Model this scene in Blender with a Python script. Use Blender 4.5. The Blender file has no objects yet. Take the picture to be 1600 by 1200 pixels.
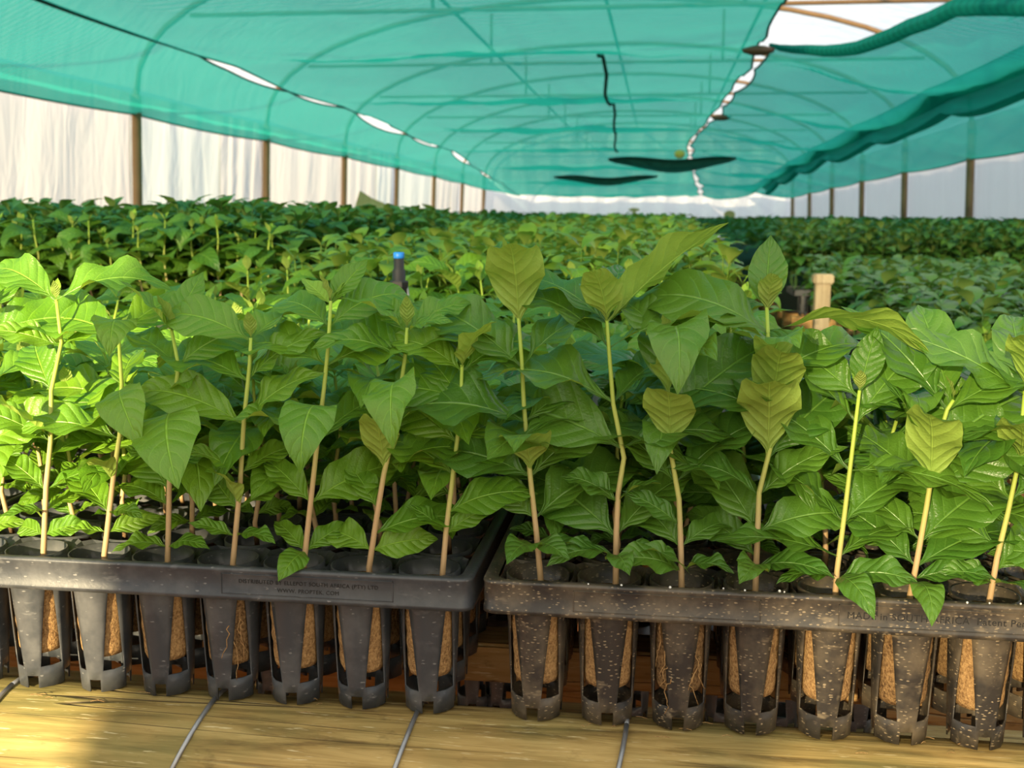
import bpy, bmesh, math, random
import numpy as np
from mathutils import Matrix, Vector, noise

# ------------------------------------------------------------------ camera, world, sun, exposure
SC = bpy.context.scene
COL = SC.collection
R = math.radians
CAMZ = .98
F = 1700.0
PITCH = math.atan(260 / F)
YAW = math.atan(230 / F * math.cos(PITCH))
ROLL = 0.005
cd = bpy.data.cameras.new('camera'); cam = bpy.data.objects.new('camera', cd); COL.objects.link(cam)
cd.sensor_fit = 'HORIZONTAL'; cd.sensor_width = 36.0; cd.lens = F / 1600 * 36
cd.clip_start = .02; cd.clip_end = 400
cam.matrix_world = Matrix.Translation((0, 0, CAMZ)) @ Matrix.Rotation(YAW, 4, 'Z') @ Matrix.Rotation(math.pi/2 - PITCH, 4, 'X') @ Matrix.Rotation(ROLL, 4, 'Z')
cd.dof.use_dof = True; cd.dof.focus_distance = .87; cd.dof.aperture_fstop = 13.0
SC.camera = cam

SC.view_settings.view_transform = 'Standard'; SC.view_settings.look = 'None'
SC.view_settings.gamma = 1; SC.view_settings.use_curve_mapping = False
SC.view_settings.exposure = 0.08

w = bpy.data.worlds.new('sky'); SC.world = w; w.use_nodes = True
bg = w.node_tree.nodes['Background']; bg.inputs[0].default_value = (.80, .90, 1.0, 1); bg.inputs[1].default_value = 1.1

SUN_AZ, SUN_EL = R(17), R(13)          # travels 17 degrees right of the tunnel axis, low evening sun
sd = bpy.data.lights.new('sun_offscreen', 'SUN'); sun = bpy.data.objects.new('sun_offscreen', sd); COL.objects.link(sun)
sd.energy = 15.0; sd.angle = R(.9); sd.color = (1.0, .80, .48)
trav = Vector((math.sin(SUN_AZ)*math.cos(SUN_EL), math.cos(SUN_AZ)*math.cos(SUN_EL), -math.sin(SUN_EL)))
sun.rotation_euler = trav.to_track_quat('-Z', 'Y').to_euler(); sun.location = (-3, -8, 5)

CM = cam.matrix_world.copy()
CMI = CM.inverted()
def at(px, py, Y):
    """world point on the plane y = Y seen at photograph pixel px, py"""
    d = CM.to_3x3() @ Vector(((px - 800) / F, -(py - 600) / F, -1))
    t = Y / d.y
    return Vector((0, 0, CAMZ)) + d * t
def proj(p):
    c = CMI @ Vector(p)
    if c.z >= -.01: return None
    return 800 + F * c.x / -c.z, 600 - F * c.y / -c.z

# ------------------------------------------------------------------ helpers
def tag(o, label=None, cat=None, group=None, kind=None):
    if label: o['label'] = label
    if cat: o['category'] = cat
    if group: o['group'] = group
    if kind: o['kind'] = kind
    return o
def empty(name, loc=(0, 0, 0), rz=0):
    o = bpy.data.objects.new(name, None); COL.objects.link(o); o.empty_display_size = .02
    o.location = loc; o.rotation_euler = (0, 0, rz); return o
def inst(name, me, parent=None, loc=None, rot=None, sc=None):
    o = bpy.data.objects.new(name, me); COL.objects.link(o)
    if parent: o.parent = parent
    if loc is not None: o.location = loc
    if rot is not None: o.rotation_euler = rot
    if sc is not None: o.scale = sc if hasattr(sc, '__len__') else (sc, sc, sc)
    return o
def mesh(name, verts, faces, mat=None, smooth=False, uvs=None):
    me = bpy.data.meshes.new(name)
    me.from_pydata([tuple(v) for v in verts], [], faces)
    if mat: me.materials.append(mat)
    if smooth: me.polygons.foreach_set('use_smooth', [True] * len(me.polygons))
    if uvs is not None:
        l = me.uv_layers.new(name='uv')
        vi = np.empty(len(me.loops), dtype=np.int32); me.loops.foreach_get('vertex_index', vi)
        l.data.foreach_set('uv', np.asarray(uvs, dtype=np.float32)[vi].ravel())
    me.update(); return me
class MB:
    def __init__(s): s.v = []; s.f = []
    def add(s, vs, fs):
        n = len(s.v); s.v += [tuple(v) for v in vs]; s.f += [tuple(i + n for i in f) for f in fs]; return s
    def box(s, x0, x1, y0, y1, z0, z1):
        vs = [(x, y, z) for z in (z0, z1) for y in (y0, y1) for x in (x0, x1)]
        return s.add(vs, [(0, 2, 3, 1), (4, 5, 7, 6), (0, 1, 5, 4), (2, 6, 7, 3), (0, 4, 6, 2), (1, 3, 7, 5)])
    def tube(s, pts, rad, n=8, cap=True):
        pts = [Vector(p) for p in pts]
        rad = rad if hasattr(rad, '__len__') else [rad] * len(pts)
        vs = []; up = None
        for i, p in enumerate(pts):
            t = (pts[min(i + 1, len(pts) - 1)] - pts[max(i - 1, 0)]).normalized()
            if up is None: up = Vector((0, 0, 1)) if abs(t.z) < .9 else Vector((1, 0, 0))
            a = t.cross(up).normalized(); b = a.cross(t).normalized(); up = b
            for k in range(n):
                c = 2 * math.pi * k / n
                vs.append(p + a * math.cos(c) * rad[i] + b * math.sin(c) * rad[i])
        fs = [(i*n + k, i*n + (k+1) % n, (i+1)*n + (k+1) % n, (i+1)*n + k) for i in range(len(pts)-1) for k in range(n)]
        if cap: fs += [tuple(range(n))[::-1], tuple((len(pts)-1)*n + k for k in range(n))]
        return s.add(vs, fs)
    def lathe(s, prof, n=16, c=(0, 0, 0)):
        vs = [(c[0] + r*math.cos(2*math.pi*k/n), c[1] + r*math.sin(2*math.pi*k/n), c[2] + z) for r, z in prof for k in range(n)]
        fs = [(i*n + k, i*n + (k+1) % n, (i+1)*n + (k+1) % n, (i+1)*n + k) for i in range(len(prof)-1) for k in range(n)]
        fs += [tuple(range(n))[::-1], tuple((len(prof)-1)*n + k for k in range(n))]
        return s.add(vs, fs)
    def me(s, name, mat, smooth=False): return mesh(name, s.v, s.f, mat, smooth)
    def build(s, name, mat, parent=None, smooth=False, bevel=0):
        me = s.me(name, mat, smooth)
        if bevel:
            bm = bmesh.new(); bm.from_mesh(me)
            bmesh.ops.bevel(bm, geom=list(bm.edges), offset=bevel, segments=2, affect='EDGES', clamp_overlap=True)
            bm.to_mesh(me); bm.free()
        return inst(name, me, parent)

# ------------------------------------------------------------------ materials
class NT:
    def __init__(s, name):
        s.m = bpy.data.materials.new(name); s.m.use_nodes = True; s.t = s.m.node_tree; s.t.nodes.clear()
        s.out = s.t.nodes.new('ShaderNodeOutputMaterial')
    def n(s, typ, ins=None, **kw):
        nd = s.t.nodes.new(typ)
        for k, v in kw.items(): setattr(nd, k, v)
        for k, v in (ins or {}).items():
            i = nd.inputs[k]
            if hasattr(v, 'is_linked') or hasattr(v, 'links'): s.t.links.new(v, i)
            else: i.default_value = v
        return nd
    def math(s, op, a, b=0.0, c=None, clamp=False):
        ins = {0: a, 1: b}
        if c is not None: ins[2] = c
        return s.n('ShaderNodeMath', ins, operation=op, use_clamp=clamp).outputs[0]
    def mix(s, f, a, b):
        nd = s.n('ShaderNodeMix', data_type='RGBA')
        for i, v in ((0, f), (6, a), (7, b)):
            if hasattr(v, 'links'): s.t.links.new(v, nd.inputs[i])
            else: nd.inputs[i].default_value = (*v, 1) if hasattr(v, '__len__') and len(v) == 3 else v
        return nd.outputs[2]
    def ramp(s, f, stops):
        nd = s.n('ShaderNodeValToRGB', {0: f}); e = nd.color_ramp.elements
        while len(e) < len(stops): e.new(.5)
        for i, (p, c) in enumerate(stops): e[i].position = p; e[i].color = (*c, 1)
        return nd.outputs[0]
    def noise(s, scale, vec=None, detail=3, rough=.55, dist=0):
        ins = {'Scale': scale, 'Detail': detail, 'Roughness': rough, 'Distortion': dist}
        if vec is not None: ins['Vector'] = vec
        return s.n('ShaderNodeTexNoise', ins).outputs[0]
    def obj(s, scale=(1, 1, 1), which='Object'):
        tc = s.n('ShaderNodeTexCoord').outputs[which]
        return s.n('ShaderNodeMapping', {'Vector': tc, 'Scale': scale}).outputs[0]
    def bump(s, h, strength=.3, dist=.002):
        return s.n('ShaderNodeBump', {'Height': h, 'Strength': strength, 'Distance': dist}).outputs[0]
    def bsdf(s, col, rough=.5, normal=None, spec=.5, metal=0):
        ins = {'Base Color': (*col, 1) if isinstance(col, tuple) and len(col) == 3 else col, 'Roughness': rough, 'Specular IOR Level': spec, 'Metallic': metal}
        if normal is not None: ins['Normal'] = normal
        return s.n('ShaderNodeBsdfPrincipled', ins).outputs[0]
    def mixs(s, f, a, b):
        return s.n('ShaderNodeMixShader', {0: f, 1: a, 2: b}).outputs[0]
    def done(s, sh): s.t.links.new(sh, s.out.inputs[0]); return s.m

def leaf_mat(name, top, top2, under, trans, veins=True, rough=.36, tmix=.27, var=.25):
    N = NT(name)
    bf = N.n('ShaderNodeNewGeometry').outputs['Backfacing']
    rnd = N.n('ShaderNodeObjectInfo').outputs['Random']
    ns = N.noise(14, N.obj(which='Object') if veins else N.obj((1, 1, 1)), 2)
    base = N.mix(N.math('MULTIPLY_ADD', rnd, .75, N.math('MULTIPLY', ns, .35)), top, top2) if veins else N.mix(N.ramp(ns, [(.32, (0, 0, 0)), (.68, (1, 1, 1))]), top, top2)
    und = N.mix(ns, under, tuple(c * .8 for c in under))
    if veins:
        uv = N.n('ShaderNodeTexCoord').outputs['UV']
        sx = N.n('ShaderNodeSeparateXYZ', {0: uv})
        u = N.math('ABSOLUTE', N.math('MULTIPLY_ADD', sx.outputs[0], 2.0, -1.0))
        v = sx.outputs[1]
        ph = N.math('MULTIPLY', N.math('SUBTRACT', v, N.math('MULTIPLY', N.math('POWER', u, 1.25), .19)), 8.5)
        tri = N.math('ABSOLUTE', N.math('SUBTRACT', N.math('FRACT', ph), .5))      # .5 at a lateral vein
        lat = N.n('ShaderNodeMapRange', {0: tri, 1: .44, 2: .5, 3: 0., 4: 1.}, clamp=True).outputs[0]
        lat = N.math('MULTIPLY', lat, N.n('ShaderNodeMapRange', {0: u, 1: .62, 2: .92, 3: 1., 4: 0.}).outputs[0])
        mid = N.n('ShaderNodeMapRange', {0: u, 1: .012, 2: .055, 3: 1., 4: 0.}).outputs[0]
        vein = N.math('MAXIMUM', N.math('MULTIPLY', lat, .5), mid)
        base = N.mix(N.math('MULTIPLY', vein, .6), base, tuple(min(1, c * 2.0 + .03) for c in top2))
        und = N.mix(N.math('MULTIPLY', vein, .55), und, tuple(min(1, c * 1.45) for c in under))
        pillow = N.math('POWER', N.math('MULTIPLY', tri, 2.0), 2.0)
        h = N.math('ADD', N.math('MULTIPLY', pillow, -.55), N.math('MULTIPLY', mid, -.8))
        h = N.math('ADD', h, N.math('MULTIPLY', N.noise(60, N.obj(which='Object'), 2), .35))
        nrm = N.bump(h, .6, .0026)
    else:
        nrm = None
    col = N.mix(bf, base, und)
    rgh = N.math('MULTIPLY_ADD', bf, .28, rough)
    p = N.bsdf(col, rgh, nrm, .5)
    tr = N.n('ShaderNodeBsdfTranslucent', {'Color': N.mix(.6, col, trans)})
    return N.done(N.mixs(tmix, p, tr.outputs[0]))

M = {}
M['leaf_light'] = leaf_mat('leaf_light_green', (.080, .225, .014), (.165, .325, .020), (.35, .52, .08), (.42, .58, .02))
M['leaf_deep'] = leaf_mat('leaf_deep_green', (.055, .170, .020), (.115, .25, .026), (.33, .50, .08), (.34, .50, .02), rough=.30)
M['leaf_young'] = leaf_mat('leaf_young', (.22, .42, .035), (.27, .46, .04), (.32, .44, .08), (.5, .65, .05))
M['leaf_mass_mid'] = leaf_mat('leaf_mass_mid', (.065, .185, .018), (.21, .34, .030), (.28, .36, .07), (.36, .52, .03), veins=False)
M['leaf_mass_dark'] = leaf_mat('leaf_mass_dark', (.035, .125, .022), (.085, .205, .030), (.15, .23, .055), (.2, .38, .03), veins=False)

def stem_mat():
    N = NT('stem_bark')
    z = N.n('ShaderNodeSeparateXYZ', {0: N.n('ShaderNodeTexCoord').outputs['UV']}).outputs[1]
    ns = N.noise(160, N.obj((1, 1, .25)), 3)
    c = N.ramp(N.math('MULTIPLY_ADD', ns, .2, N.math('SUBTRACT', z, .1)), [(.0, (.40, .24, .11)), (.36, (.50, .34, .17)), (.52, (.44, .44, .12)), (.75, (.36, .46, .07)), (1, (.36, .52, .06))])
    return N.done(N.bsdf(c, .55, N.bump(ns, .3, .0006)))
M['stem'] = stem_mat()
def petiole_mat():
    N = NT('stem_far'); return N.done(N.bsdf((.30, .30, .09), .6))
M['stem_far'] = petiole_mat()

def plastic(name, base, dirt, amount, spot, scale=170):
    N = NT(name)
    o = N.n('ShaderNodeNewGeometry').outputs['Position']
    v = N.n('ShaderNodeTexVoronoi', {'Vector': N.n('ShaderNodeMapping', {'Vector': o, 'Scale': (.7, .7, 1.7)}).outputs[0], 'Scale': scale, 'Randomness': 1.0})
    dist = N.math('ADD', v.outputs['Distance'], N.math('MULTIPLY', N.math('SUBTRACT', N.noise(scale * 2.2, o, 2), .5), .55))
    m = N.n('ShaderNodeMapRange', {0: dist, 1: spot, 2: spot * .55, 3: 0., 4: 1.}).outputs[0]
    pick = N.math('GREATER_THAN', N.n('ShaderNodeSeparateColor', {0: v.outputs['Color']}).outputs[0], 1 - amount)
    m = N.math('MULTIPLY', m, pick)
    film = N.n('ShaderNodeMapRange', {0: N.noise(26, o, 4, .65), 1: .42, 2: .75, 3: 0., 4: .30}).outputs[0]
    scr = N.n('ShaderNodeMapRange', {0: N.noise(90, N.n('ShaderNodeMapping', {'Vector': o, 'Scale': (.35, 1, 1)}).outputs[0], 3, .7), 1: .6, 2: .72, 3: 0., 4: .35}).outputs[0]
    f = N.math('MAXIMUM', N.math('MULTIPLY', m, N.math('MULTIPLY', N.noise(35, o, 2), 1.15)), N.math('MAXIMUM', film, scr))
    c = N.mix(f, base, dirt)
    return N.done(N.bsdf(c, N.math('MULTIPLY_ADD', f, .35, .36), N.bump(N.math('ADD', m, N.noise(220, o, 2)), .12, .001), .5))
M['tray_clean'] = plastic('black_plastic_clean', (.034, .039, .045), (.20, .20, .195), .30, .24, 190)
M['tray_dirty'] = plastic('black_plastic_dusty', (.026, .024, .022), (.36, .28, .17), .60, .33, 300)
def plain(name, col, rough=.6, spec=.4, metal=0, nscale=0, nvar=.3, bump=0):
    N = NT(name)
    if nscale:
        ns = N.noise(nscale, N.obj(), 4)
        c = N.mix(ns, tuple(x * (1 - nvar) for x in col), tuple(min(1, x * (1 + nvar)) for x in col))
        return N.done(N.bsdf(c, rough, N.bump(ns, bump, .003) if bump else None, spec, metal))
    return N.done(N.bsdf(col, rough, None, spec, metal))
M['lettering'] = plain('dark_lettering', (.008, .008, .008), .6)
M['black'] = plain('black_fitting', (.016, .016, .017), .42, nscale=60, nvar=.4)
M['blue'] = plain('blue_cap', (.02, .22, .75), .4)
M['wire'] = plain('galvanised_wire', (.32, .33, .34), .42, metal=.8, nscale=90, nvar=.3)
M['rust'] = plain('rusty_clip', (.13, .075, .045), .6, nscale=8, nvar=.35)
M['tan_steel'] = plain('brown_steel_post', (.24, .14, .065), .6, nscale=8, nvar=.3)
M['card'] = plain('cardboard', (.58, .42, .20), .8, nscale=20, nvar=.25)
M['concrete'] = plain('pale_post', (.52, .46, .33), .85, nscale=35, nvar=.2, bump=.3)
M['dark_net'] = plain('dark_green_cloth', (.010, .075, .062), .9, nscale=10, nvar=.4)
M['hem'] = plain('net_hem', (.03, .10, .09), .8)
M['rope'] = plain('white_rope', (.75, .75, .72), .7)
M['yellow'] = plain('yellow_tag', (.75, .55, .12), .6)

def plug_mat(name, a, b, c):
    N = NT(name); o = N.obj((1, 1, .8))
    n1 = N.noise(420, o, 4, .7); n2 = N.noise(55, o, 3)
    col = N.mix(N.ramp(n2, [(.38, (0, 0, 0)), (.66, (1, 1, 1))]), N.mix(N.ramp(n1, [(.35, (0, 0, 0)), (.65, (1, 1, 1))]), c, a), N.mix(N.ramp(n1, [(.35, (0, 0, 0)), (.62, (1, 1, 1))]), b, a))
    return N.done(N.bsdf(col, .95, N.bump(n1, .9, .003), .15))
M['plug'] = plug_mat('peat_plug', (.50, .31, .13), (.27, .15, .06), (.16, .085, .035))
M['plug_dark'] = plug_mat('peat_plug_dark', (.34, .21, .09), (.16, .085, .035), (.06, .030, .014))
def soil_mat():
    N = NT('red_soil'); o = N.obj()
    a = N.noise(3, o, 4); b = N.noise(42, o, 6, .7)
    c = N.mix(a, N.mix(b, (.14, .045, .020), (.36, .135, .055)), N.mix(b, (.20, .07, .03), (.46, .20, .09)))
    return N.done(N.bsdf(c, .95, N.bump(b, .9, .03), .1))
M['soil'] = soil_mat()
def wood_mat(name, cols, axis='X', stain=(.30, .33, .13)):
    N = NT(name)
    sc = {'X': (1.6, 26, 26), 'Y': (26, 1.6, 26), 'Z': (26, 26, 1.6)}[axis]
    o = N.obj(sc); o2 = N.obj(tuple(1.0 if k < 5 else 2.2 for k in sc))
    g = N.noise(3.2, o, 5, .65, .4); big = N.noise(5, o2, 4, .6); blot = N.noise(22, o2, 4, .7)
    c = N.ramp(g, [(.36, cols[0]), (.49, cols[1]), (.63, cols[2])])
    c = N.mix(N.n('ShaderNodeMapRange', {0: big, 1: .42, 2: .62, 3: 0., 4: .55}).outputs[0], c, stain)
    c = N.mix(N.n('ShaderNodeMapRange', {0: blot, 1: .60, 2: .74, 3: 0., 4: .55}).outputs[0], c, tuple(x * .38 for x in cols[0]))
    c = N.mix(N.n('ShaderNodeMapRange', {0: N.noise(30, N.obj(tuple(k * .6 for k in sc)), 3, .7), 1: .62, 2: .7, 3: 0., 4: .5}).outputs[0], c, (.75, .66, .40))
    crack_n = N.noise(1.2, N.obj(tuple(k * (.7 if k < 5 else 1.1) for k in sc)), 1, .4, .3)
    cr = N.n('ShaderNodeMapRange', {0: N.math('ABSOLUTE', N.math('SUBTRACT', N.math('FRACT', N.math('MULTIPLY', crack_n, 4.0)), .5)), 1: .0, 2: .035, 3: 1., 4: 0.}).outputs[0]
    cr = N.math('MULTIPLY', cr, N.n('ShaderNodeMapRange', {0: N.noise(6, o2, 2), 1: .44, 2: .56, 3: 0., 4: 1.}).outputs[0])
    c = N.mix(N.math('MULTIPLY', cr, .85), c, (.06, .04, .02))
    return N.done(N.bsdf(c, .72, N.bump(N.math('SUBTRACT', g, N.math('MULTIPLY', cr, 1.5)), .5, .003), .25))
M['log'] = wood_mat('treated_pole', ((.12, .075, .022), (.28, .19, .06), (.42, .30, .11)), stain=(.14, .15, .05))
M['plank'] = wood_mat('plank_wood', ((.30, .16, .05), (.42, .25, .09), (.50, .32, .13)), stain=(.34, .21, .08))
M['post_wood'] = wood_mat('post_wood', ((.30, .23, .13), (.40, .32, .20), (.46, .39, .26)), 'Z', stain=(.36, .31, .21))

def film_mat(name, col, clear=.10, trans=.6):
    N = NT(name); o = N.obj((1, 1, .22))
    ns = N.noise(7, o, 4, .6)
    c = N.mix(ns, tuple(x * .86 for x in col), col)
    nrm = N.bump(N.noise(5, o, 3, .6, .6), .5, .06)
    d = N.n('ShaderNodeBsdfDiffuse', {'Color': c, 'Normal': nrm}).outputs[0]
    t = N.n('ShaderNodeBsdfTranslucent', {'Color': c, 'Normal': nrm}).outputs[0]
    g = N.n('ShaderNodeBsdfGlossy', {'Color': (1, 1, 1, 1), 'Roughness': .35, 'Normal': nrm}).outputs[0]
    s = N.mixs(trans, d, t); s = N.mixs(.05, s, g)
    return N.done(N.mixs(clear, s, N.n('ShaderNodeBsdfTransparent', {'Color': (1, 1, 1, 1)}).outputs[0]))
M['film_white'] = film_mat('film_white', (.79, .79, .79))
M['film_pink'] = film_mat('film_pink', (.80, .765, .75))
M['film_blue'] = film_mat('film_blue', (.745, .79, .80))
M['film_front'] = film_mat('film_front', (.80, .80, .79), .34)
M['film_roof'] = film_mat('film_roof', (.92, .95, .98), .35, .8)
def net_mat(name, col, clear, sx=(160, 40, 1)):
    N = NT(name); uv = N.n('ShaderNodeTexCoord').outputs['Object']
    sp = N.n('ShaderNodeSeparateXYZ', {0: uv})
    j = N.math('MULTIPLY', N.noise(1.4, uv, 3), .10)
    k = N.math('MULTIPLY', N.math('ADD', sp.outputs[1], j), 2 * math.pi / .055)
    k2 = N.math('MULTIPLY', sp.outputs[0], 2 * math.pi / .011)
    st = N.math('MULTIPLY_ADD', N.math('SINE', k), .5, .5)
    st2 = N.math('MULTIPLY_ADD', N.math('SINE', k2), .5, .5)
    big = N.ramp(N.noise(1.0, N.n('ShaderNodeMapping', {'Vector': uv, 'Scale': (.3, 1.1, 1)}).outputs[0], 4, .6, .8), [(.34, (0, 0, 0)), (.64, (1, 1, 1))])
    c = N.mix(big, tuple(x * .94 for x in col), tuple(x * 1.0 for x in col))
    c = N.mix(N.math('MULTIPLY', st, .35), c, tuple(x * .5 for x in col))
    t = N.n('ShaderNodeBsdfTranslucent', {'Color': c}).outputs[0]
    d = N.n('ShaderNodeBsdfDiffuse', {'Color': N.mix(.5, c, tuple(x * .6 for x in col))}).outputs[0]
    s = N.mixs(.30, t, d)
    fac = N.math('MULTIPLY_ADD', st, clear * .75, N.math('MULTIPLY_ADD', st2, clear * .35, clear * .45))
    return N.done(N.mixs(fac, s, N.n('ShaderNodeBsdfTransparent', {'Color': (.6, .96, .95, 1)}).outputs[0]))
M['net'] = net_mat('teal_shade_net', (.022, .43, .35), .125)

# ------------------------------------------------------------------ the tunnel
XL, XR, YB, YF = -4.36, 3.15, 27.2, -2.0
EAVE, APEX = CAMZ + .98, CAMZ + 2.25
XC = (XL + XR) / 2
LEAN = .07
def zwall(z): return LEAN * (z / EAVE)          # walls lean inwards towards the eave
def arch(t):
    a = math.pi * t
    hw = (XR - XL) / 2 - LEAN
    return Vector((XC - hw * math.cos(a), 0, EAVE + (APEX - EAVE) * math.sin(a) ** .9))

fl = MB()
nx, ny = 36, 70
xs = np.linspace(-8, 7, nx); ys = np.linspace(-4, 29, ny)
fv = [(x, y, .03 * noise.noise(Vector((x * 1.7, y * 1.7, 0)))) for y in ys for x in xs]
ff = [(j*nx + i, j*nx + i + 1, (j+1)*nx + i + 1, (j+1)*nx + i) for j in range(ny-1) for i in range(nx-1)]
o = inst('floor', mesh('floor', fv, ff, M['soil'], True)); tag(o, 'red-brown bare soil floor of the growing tunnel', 'floor', kind='structure')

HOOPS = [8.7 + 3.02 * k for k in range(-4, 7)]
def film_grid(f, nu, nv, mat, name, parent):
    vs = [f(i / (nu-1), j / (nv-1)) for j in range(nv) for i in range(nu)]
    fs = [(j*nu + i, j*nu + i + 1, (j+1)*nu + i + 1, (j+1)*nu + i) for j in range(nv-1) for i in range(nu-1)]
    return inst(name, mesh(name, vs, fs, mat, True), parent)
random.seed(3)
YS = [YF] + HOOPS[1:] + [YB]
for side, X in (('left', XL - .05), ('right', XR + .05)):
    wl = empty('wall_' + side, (X, 12, 0))
    tag(wl, 'milky plastic film side wall, %s' % ('pinkish and bluish panels beside the tall bed' if side == 'left' else 'white panels beside the low dark beds'), 'wall', kind='structure')
    sg = 1 if side == 'left' else -1
    for k in range(len(YS) - 1):
        y0, y1 = YS[k], YS[k+1]
        cuts = [y0, y1] if side == 'right' or k % 2 else [y0, y0 + (y1 - y0) * .62, y1]
        for c in range(len(cuts) - 1):
            a, b = cuts[c], cuts[c+1]
            def f(u, v, a=a, b=b, ph=random.random() * 9):
                y = a - .02 + (b - a + .04) * u; z = (EAVE + .02) * v
                bul = .03 * math.sin(u * math.pi) * math.sin(v * math.pi) + .014 * math.sin(u * 21 + ph + 2 * noise.noise(Vector((u * 3, v * 2, ph)))) * (.4 + .6 * math.sin(v * 2.5))
                return (sg * (zwall(z) - bul - .012 * c), y - 12, z)
            film_grid(f, 26, 8, M[('film_pink', 'film_blue', 'film_pink')[(k + c) % 3] if side == 'left' else 'film_white'], 'film_panel', wl)
# far end wall
wb = empty('wall_back', (XC, YB + .06, 0)); tag(wb, 'white film end wall at the far end of the tunnel', 'wall', kind='structure')
nb = 6
for k in range(nb):
    def f(u, v, k=k):
        t0 = (k + u) / nb; x = XL + .02 + (XR - XL - .04) * t0
        tt = min(1, max(0, (x - XC) / ((XR - XL) / 2 - LEAN)))
        tt = (x - XC) / ((XR - XL) / 2 - LEAN + .001); tt = max(-1, min(1, tt))
        top = EAVE + (APEX - EAVE) * (math.sin(math.acos(tt)) ** .9)
        return (x - XC, .02 * math.sin(u * 14 + k), v * top)
    film_grid(f, 14, 6, M['film_white'], 'film_panel', wb)
# front end wall behind the photographer: open doorway on the left, added boarded leaf that shades mid bench, film for the rest
DOOR_X0, DOOR_X1, DOOR_H, SHADE_X1 = -3.2, -1.30, CAMZ + .73, -.80
wf = empty('wall_front', (XC, YF, 0)); tag(wf, 'film end wall with an open doorway', 'wall', kind='structure')
def fpanel(x0, x1, z0, ztop):
    def f(u, v):
        x = x0 + (x1 - x0) * u
        tt = max(-1, min(1, (x - XC) / ((XR - XL) / 2 - LEAN)))
        top = ztop or EAVE + (APEX - EAVE) * (math.sin(math.acos(tt)) ** .9)
        return (x - XC, .01 * math.sin(u * 17), z0 + (top - z0) * v)
    film_grid(f, 14, 6, M['film_front'], 'film_panel', wf)
fpanel(XL, DOOR_X0, 0, None); fpanel(DOOR_X0, DOOR_X1, DOOR_H, None); fpanel(DOOR_X1, SHADE_X1, DOOR_H, None); fpanel(SHADE_X1, XR, 0, None)
b = MB()
for xa in (DOOR_X0, SHADE_X1): b.box(xa - .03 - XC, xa + .03 - XC, -.03, .03, 0, DOOR_H)
b.box(DOOR_X0 - XC, SHADE_X1 - XC, -.03, .03, DOOR_H - .03, DOOR_H + .03); b.build('door_frame', M['plank'], wf)
dl = empty('door_shade_panel', (DOOR_X1, YF + .05, 0)); tag(dl, 'boarded wooden panel added out of view to shade the middle of the bench', 'shade panel', kind='structure')  # unseen panel, added to keep direct sun off the middle of the trays
for k in range(6):
    wd = (SHADE_X1 - DOOR_X1) / 6
    inst('board', MB().box(0, wd - .003, -.012, .012, .04, DOOR_H - .04).me('board', M['plank']), dl, (k * wd, 0, 0))
b = MB()
for z in (.25, .8, 1.4): b.box(0, SHADE_X1 - DOOR_X1, .012, .035, z, z + .09)
b.build('ledge', M['plank'], dl)
# roof film
rf = empty('ceiling', (0, 12, 0)); tag(rf, 'pale curved roof film above the shade nets', 'roof', kind='structure')
for k in range(len(YS) - 1):
    y0, y1 = YS[k], YS[k+1]
    def f(u, v):
        p = arch(v); s = .02 * math.sin(u * math.pi)
        return (p.x, y0 + (y1 - y0) * u - 12, p.z + .05 - s)
    film_grid(f, 5, 22, M['film_roof'], 'film_panel', rf)
# steel hoops
names = ['nearest', 'second', 'third', 'fourth', 'fifth', 'sixth', 'seventh', 'eighth', 'ninth', 'tenth', 'eleventh']
for k, y in enumerate(HOOPS):
    if y < 2: continue
    h = empty('tunnel_hoop', (XC, y, 0))
    n_from_end = len(HOOPS) - 1 - k
    tag(h, 'steel tunnel hoop, %s' % ('last before the white end wall' if n_from_end == 0 else '%s one counting back from the white end wall' % names[n_from_end].replace('nearest', 'first')), 'hoop', 'steel hoops of the tunnel')
    MB().tube([(XL - XC, 0, 0), (XL + LEAN - XC, 0, EAVE)], .040, 10).build('leg', M['tan_steel'], h, True)
    MB().tube([(XR - XC, 0, 0), (XR - LEAN - XC, 0, EAVE)], .040, 10).build('leg', M['tan_steel'], h, True)
    pts = [arch(t) - Vector((XC, 0, 0)) for t in np.linspace(0, 1, 25)]
    MB().tube(pts, .026, 8).build('arch', M['tan_steel'], h, True)
    zt = EAVE + .62
    pa = [p for p in pts if p.z > zt]
    MB().tube([(pa[0].x, 0, zt), (pa[-1].x, 0, zt)], .018, 6).build('tie_bar', M['tan_steel'], h, True)
    MB().tube([(1.2, 0, zt), (1.2, 0, arch(.66).z)], .016, 6).build('strut', M['tan_steel'], h, True)
    MB().tube([(-1.2, 0, zt), (-1.2, 0, arch(.34).z)], .016, 6).build('strut', M['tan_steel'], h, True)
for t, nm in ((.36, 'left'), (.5, 'ridge'), (.64, 'right')):
    p = arch(t)
    o = MB().tube([(p.x, 2.4, p.z - .03), (p.x, 27.1, p.z - .03)], .02, 8).build('purlin', M['tan_steel'], None, True)
    tag(o, {'left': 'long steel purlin above the wide net, towards the pinkish film wall', 'ridge': 'long steel ridge purlin along the top of the hoops', 'right': 'long steel purlin seen through the gap in the nets'}[nm], 'purlin')

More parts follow.
